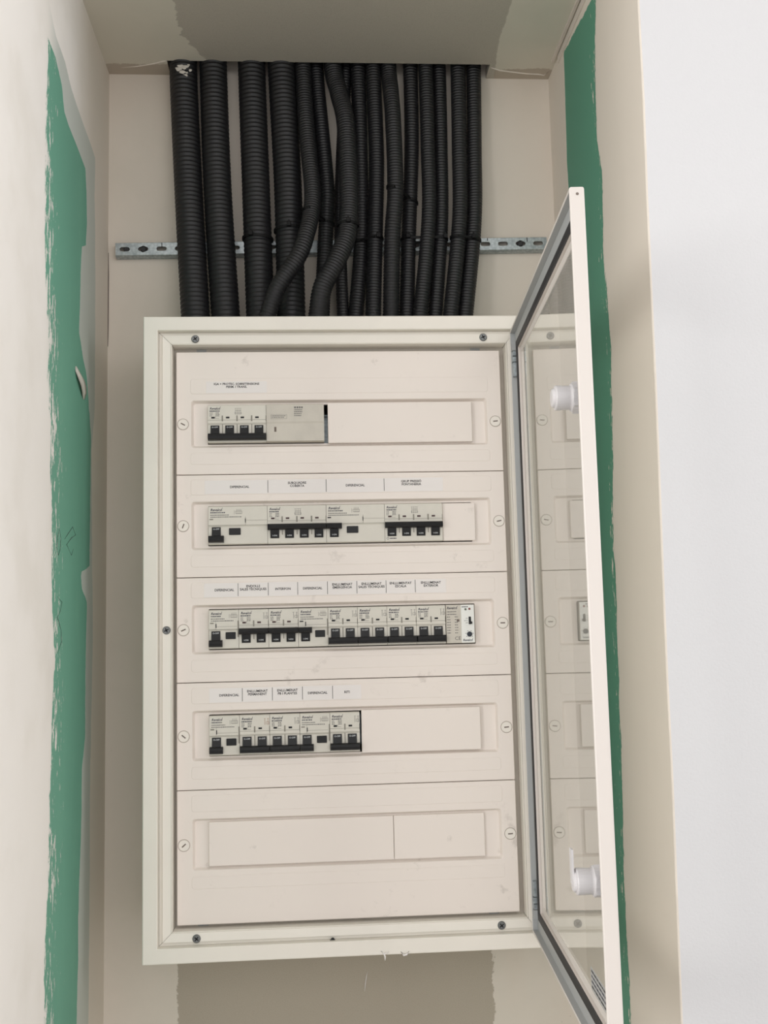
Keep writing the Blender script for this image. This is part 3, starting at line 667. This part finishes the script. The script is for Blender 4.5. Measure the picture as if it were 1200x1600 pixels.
conduit('D1', [(.0381, .132, 2.2586), (.0388, .129, 2.1302), (.0373, .127, 1.9952), (.0266, .115, 1.8824)], .0105, .0042, 'straight thin conduit, first to the right of the middle bend')
conduit('D2', [(.0592, .128, 2.2575), (.0605, .119, 2.1116), (.0555, .113, 1.9952), (.0498, .103, 1.8823)], .0108, .0042, 'straight thin conduit, second to the right of the middle bend')
conduit('E1', [(.0808, .1255, 2.2560), (.0828, .116, 2.2050), (.084, .107, 2.1549), (.0839, .1, 2.0576), (.0781, .099, 1.9876), (.0737, .1, 1.8792)], .0113, .0042, 'thin conduit standing forward, sixth from the right')
conduit('E2', [(.1126, .132, 2.2596), (.1108, .128, 2.1308), (.1028, .124, 1.9953), (.0963, .112, 1.8821)], .0103, .0042, 'thin conduit, fifth from the right')
conduit('E3', [(.1338, .1245, 2.2570), (.1325, .117, 2.131), (.1300, .111, 2.0193), (.1136, .100, 1.8821)], .0102, .0042, 'thin conduit, fourth from the right')
conduit('E4', [(.1540, .1345, 2.2601), (.1522, .130, 2.1311), (.1488, .1245, 2.0193), (.1353, .114, 1.882)], .0100, .0042, 'thin conduit, third from the right, left of the narrow gap')
conduit('E5', [(.1806, .130, 2.2605), (.1778, .124, 2.1313), (.1737, .117, 2.0194), (.1557, .105, 1.8819)], .0108, .0042, 'thin conduit, second from the right, right of the narrow gap')
conduit('E6', [(.2036, .134, 2.2608), (.2000, .130, 2.1315), (.1950, .1235, 2.0194), (.1768, .112, 1.8819)], .0106, .0042, 'thin conduit, rightmost of all')
# plaster splash on the first conduit
w = MB(); cen = Vector((-.2045, .1075, 2.2335))
for k in range(16):
    a = random.uniform(0, 6.28); q = random.uniform(0, .010); s_ = random.uniform(.0018, .0048); x = cen.x + q * math.cos(a) * 1.1; z = cen.z + q * math.sin(a) * .7 - (.006 if k % 5 == 0 else 0)
    y = .1265 - math.sqrt(max(.0197 ** 2 - (x + .2055) ** 2, 0)); n = 7
    w.add([(x + s_ * random.uniform(.6, 1.2) * math.cos(6.2832 * i / n), y - .0001 + abs(i - 3) * .0001, z + .6 * s_ * random.uniform(.6, 1.2) * math.sin(6.2832 * i / n)) for i in range(n)] + [(x, y - .0009, z)], [(i, (i + 1) % n, n) for i in range(n)], M_plaster)
ORG[c1.name] = Vector(c1.location); o = w.build('plaster_splash', c1); o['label'] = 'dried grey plaster splash'

# cable ties
def at(key, z):
    path, r = COND[key]; p = min(path, key=lambda q: abs(q.z - z)); return p, r
def tie(keys, z, tilt, label, heads):
    a, ra = at(keys[0], z); b, rb = at(keys[-1], z); lo = a.x - ra; hi = b.x + rb; R = max(ra, rb) + .0008
    if len(keys) == 1: cx0 = cx1 = a.x; cy0 = cy1 = a.y
    else: cx0, cx1 = lo + R, hi - R; cy0, cy1 = a.y, b.y
    n = 28; pts = []
    for k in range(n):
        t = 6.2832 * k / n; c, s_ = math.cos(t), math.sin(t)
        ex = cx1 if c >= 0 else cx0; ey = cy1 if c >= 0 else cy0
        pts.append(Vector((ex + R * c, ey + R * s_, z + tilt * (ex + R * c - (cx0 + cx1) / 2) + .05 * (ey + R * s_ - .1))))
    cen = sum(pts, Vector()) / n
    t_ = thing('cable_tie', tuple(cen), label, 'cable tie', 'black cable ties on the conduits')
    w = MB(); L = []
    for p in pts:
        d = Vector((p.x - cen.x, p.y - cen.y, 0)); d.normalize()
        L.append([tuple(p + d * o_ + Vector((0, 0, h))) for o_, h in ((0, -.0018), (.0012, -.0018), (.0012, .0018), (0, .0018))])
    w.loops(L, M_tie, close=True); w.recalc = True; w.build('strap', t_)
    for hx in heads:
        p = min(pts, key=lambda q: abs(q.x - hx) + (10 if q.y > cen.y else 0))
        w = MB(); w.plate(p.x - .003, p.x + .003, p.z - .0015, p.z + .0045, p.y - .0048, p.y - .0006, M_tie, r=.0008, b=.0006); w.plate(p.x - .0012, p.x + .0012, p.z + .0045, p.z + .0075, p.y - .0035, p.y - .0015, M_tie); w.build('head', t_)
tie(['B1', 'B2'], 2.016, -.12, 'black cable tie holding the left-bending thin conduit to its neighbour', [-.031])
tie(['A3'], 1.988, -.04, 'black cable tie round the third thick conduit', [-.112])
tie(['A4'], 2.001, .06, 'black cable tie round the fourth thick conduit', [-.060])
tie(['C1'], 1.995, 0, 'black cable tie round the conduit bending forward in the middle', [.0172])
tie(['D1', 'D2'], 1.990, 0, 'black cable tie joining the two straight conduits right of the middle bend', [.060])
tie(['E1', 'E2'], 2.053, -.30, 'uppermost black cable tie, round the forward-standing thin conduit and its neighbour', [.084])
tie(['E2', 'E3', 'E4'], 1.993, 0, 'long black cable tie joining the fifth, fourth and third conduits from the right', [.112, .152])
tie(['E5', 'E6'], 1.992, -.06, 'black cable tie joining the two rightmost conduits', [.184])

# ================================================================== PERFORATED RAIL
rt = thing('mounting_rail', (0, YB, 1.9835), 'galvanised perforated steel rail fixed to the wall behind the conduits', 'rail')
rt.rotation_euler.y = -.0160
w = MB(); yf, yb = .1385, YB - .0002; zc = 1.9905; hz = .0085
ncell = 24; px = .025; xa = -.30
def slot_pts(cx, cz, hw, hh, bulge, n=24):
    pts = []
    for k in range(n):
        t = math.radians(225 + 360 * k / n); c, s_ = math.cos(t), math.sin(t)
        # stadium boundary in this direction
        q = min(hw / max(abs(c), 1e-6), hh / max(abs(s_), 1e-6)); x, z = c * q, s_ * q
        if abs(x) > hw - hh:
            e = (hw - hh) * (1 if x > 0 else -1); dx_ = x - e; m = math.hypot(dx_, z); x, z = e + dx_ / m * hh, z / m * hh
        if bulge and math.hypot(x, z) < .0046: m = math.hypot(x, z); x, z = x / m * .0046, z / m * .0046
        pts.append((cx + x, cz + z))
    return pts
screws = []
for k in range(ncell):
    cx = xa + px * (k + .5); bulge = k % 3 == 1
    outer = []; x0, x1, z0, z1 = cx - px / 2, cx + px / 2, zc - hz, zc + hz
    for (ax, az), (bx, bz) in (((x0, z0), (x1, z0)), ((x1, z0), (x1, z1)), ((x1, z1), (x0, z1)), ((x0, z1), (x0, z0))):
        for q in range(6): outer.append((ax + (bx - ax) * q / 6, az + (bz - az) * q / 6))
    inner = slot_pts(cx, zc, .0070, .0031, bulge)
    w.loops([[(x, yf, z) for x, z in outer], [(x, yf, z) for x, z in inner], [(x, yf + .0018, z) for x, z in inner]], M_galv)
w.add([(xa, yf, zc + hz), (-xa, yf, zc + hz), (-xa, yf + .0015, zc + hz + .001), (xa, yf + .0015, zc + hz + .001), (-xa, yb, zc + hz + .001), (xa, yb, zc + hz + .001)], [(0, 1, 2, 3), (3, 2, 4, 5)], M_galv)
w.add([(xa, yf, zc - hz), (-xa, yf, zc - hz), (-xa, yf + .0030, zc - hz - .0022), (xa, yf + .0030, zc - hz - .0022), (-xa, yb, zc - hz - .0022), (xa, yb, zc - hz - .0022)], [(0, 1, 2, 3), (3, 2, 4, 5)], M_galv)
for x in (xa, -xa): w.add([(x, yf, zc - hz), (x, yb, zc - hz), (x, yb, zc + hz), (x, yf, zc + hz)], [(0, 1, 2, 3)], M_galv)
w.recalc = True; w.build('channel', rt)
for x in (-.2850, -.2625, .2625):
    w = MB(); w.disc(x, zc, .0040, yf + .0004, yb, M_cross, b=.0008); w.build('screw', rt)
for x, h in ((-.237, .006), (.2155, .004), (.272, .006)):
    w = MB(); w.box(x - .0006, x + .0006, yf - .0001, yf + .0005, zc + hz - h, zc + hz, M_cross); w.build('notch', rt)

# ================================================================== SMALL THINGS ON THE WALLS
# flake of plaster stuck to the green strip
w = MB(); L = []
P = [(-.3119, -.0479, 1.7735), (-.3105, -.0400, 1.7680), (-.3085, -.0300, 1.7620), (-.3080, -.0200, 1.7560), (-.3090, -.0110, 1.7500), (-.3117, -.0030, 1.7440)]
for (x, y, z), h in zip(P, (.001, .0055, .0075, .0065, .0050, .001)):
    L.append([(x - .0006, y - 2.0 * h, z - h * .3), (x + .0010, y - h * .6, z + h * .3), (x + .0006, y + 1.9 * h, z + h * .3), (x - .0009, y + h * .4, z - h * .5)])
w.loops(L, M_plaster, True, True); w.recalc = True
tag(w.build('plaster_flake', None, True, org=(-.312, -.025, 1.76)), 'small pale flake of plaster curling off the left green strip', 'plaster flake')

# pencil scribbles on the left green strip, dirt in the corner, a stray thread below the board
wl = bpy.data.objects['wall_left']; wb = bpy.data.objects['wall_back']
def onleft(pts): return [(XL + .0001, y, z) for y, z in pts]
ridge(onleft([(-.120, 1.575), (-.128, 1.565), (-.131, 1.553), (-.124, 1.545), (-.116, 1.552), (-.113, 1.565), (-.119, 1.573)]), .0003, 'pencil_mark', wl, M_cross)
ridge(onleft([(-.095, 1.565), (-.080, 1.572), (-.055, 1.583), (-.040, 1.575), (-.060, 1.570), (-.085, 1.560), (-.060, 1.550), (-.050, 1.558)]), .0003, 'pencil_mark', wl, M_cross)
ridge(onleft([(-.125, 1.500), (-.105, 1.495), (-.112, 1.485), (-.125, 1.478), (-.108, 1.465), (-.105, 1.452), (-.122, 1.440)]), .0003, 'pencil_mark', wl, M_cross)
ridge([(XL + .0003, YB - .0003, z) for z in (1.985, 1.95, 1.92, 1.89, 1.865, 1.852)], .0009, 'dirt_line', wb, M_slot)
ridge([(.021, YB - .0005, .993), (.0222, YB - .0012, 1.003), (.0238, YB - .0012, 1.012), (.0255, YB - .0005, 1.018)], .0006, 'loose_thread', wb, M_paper)
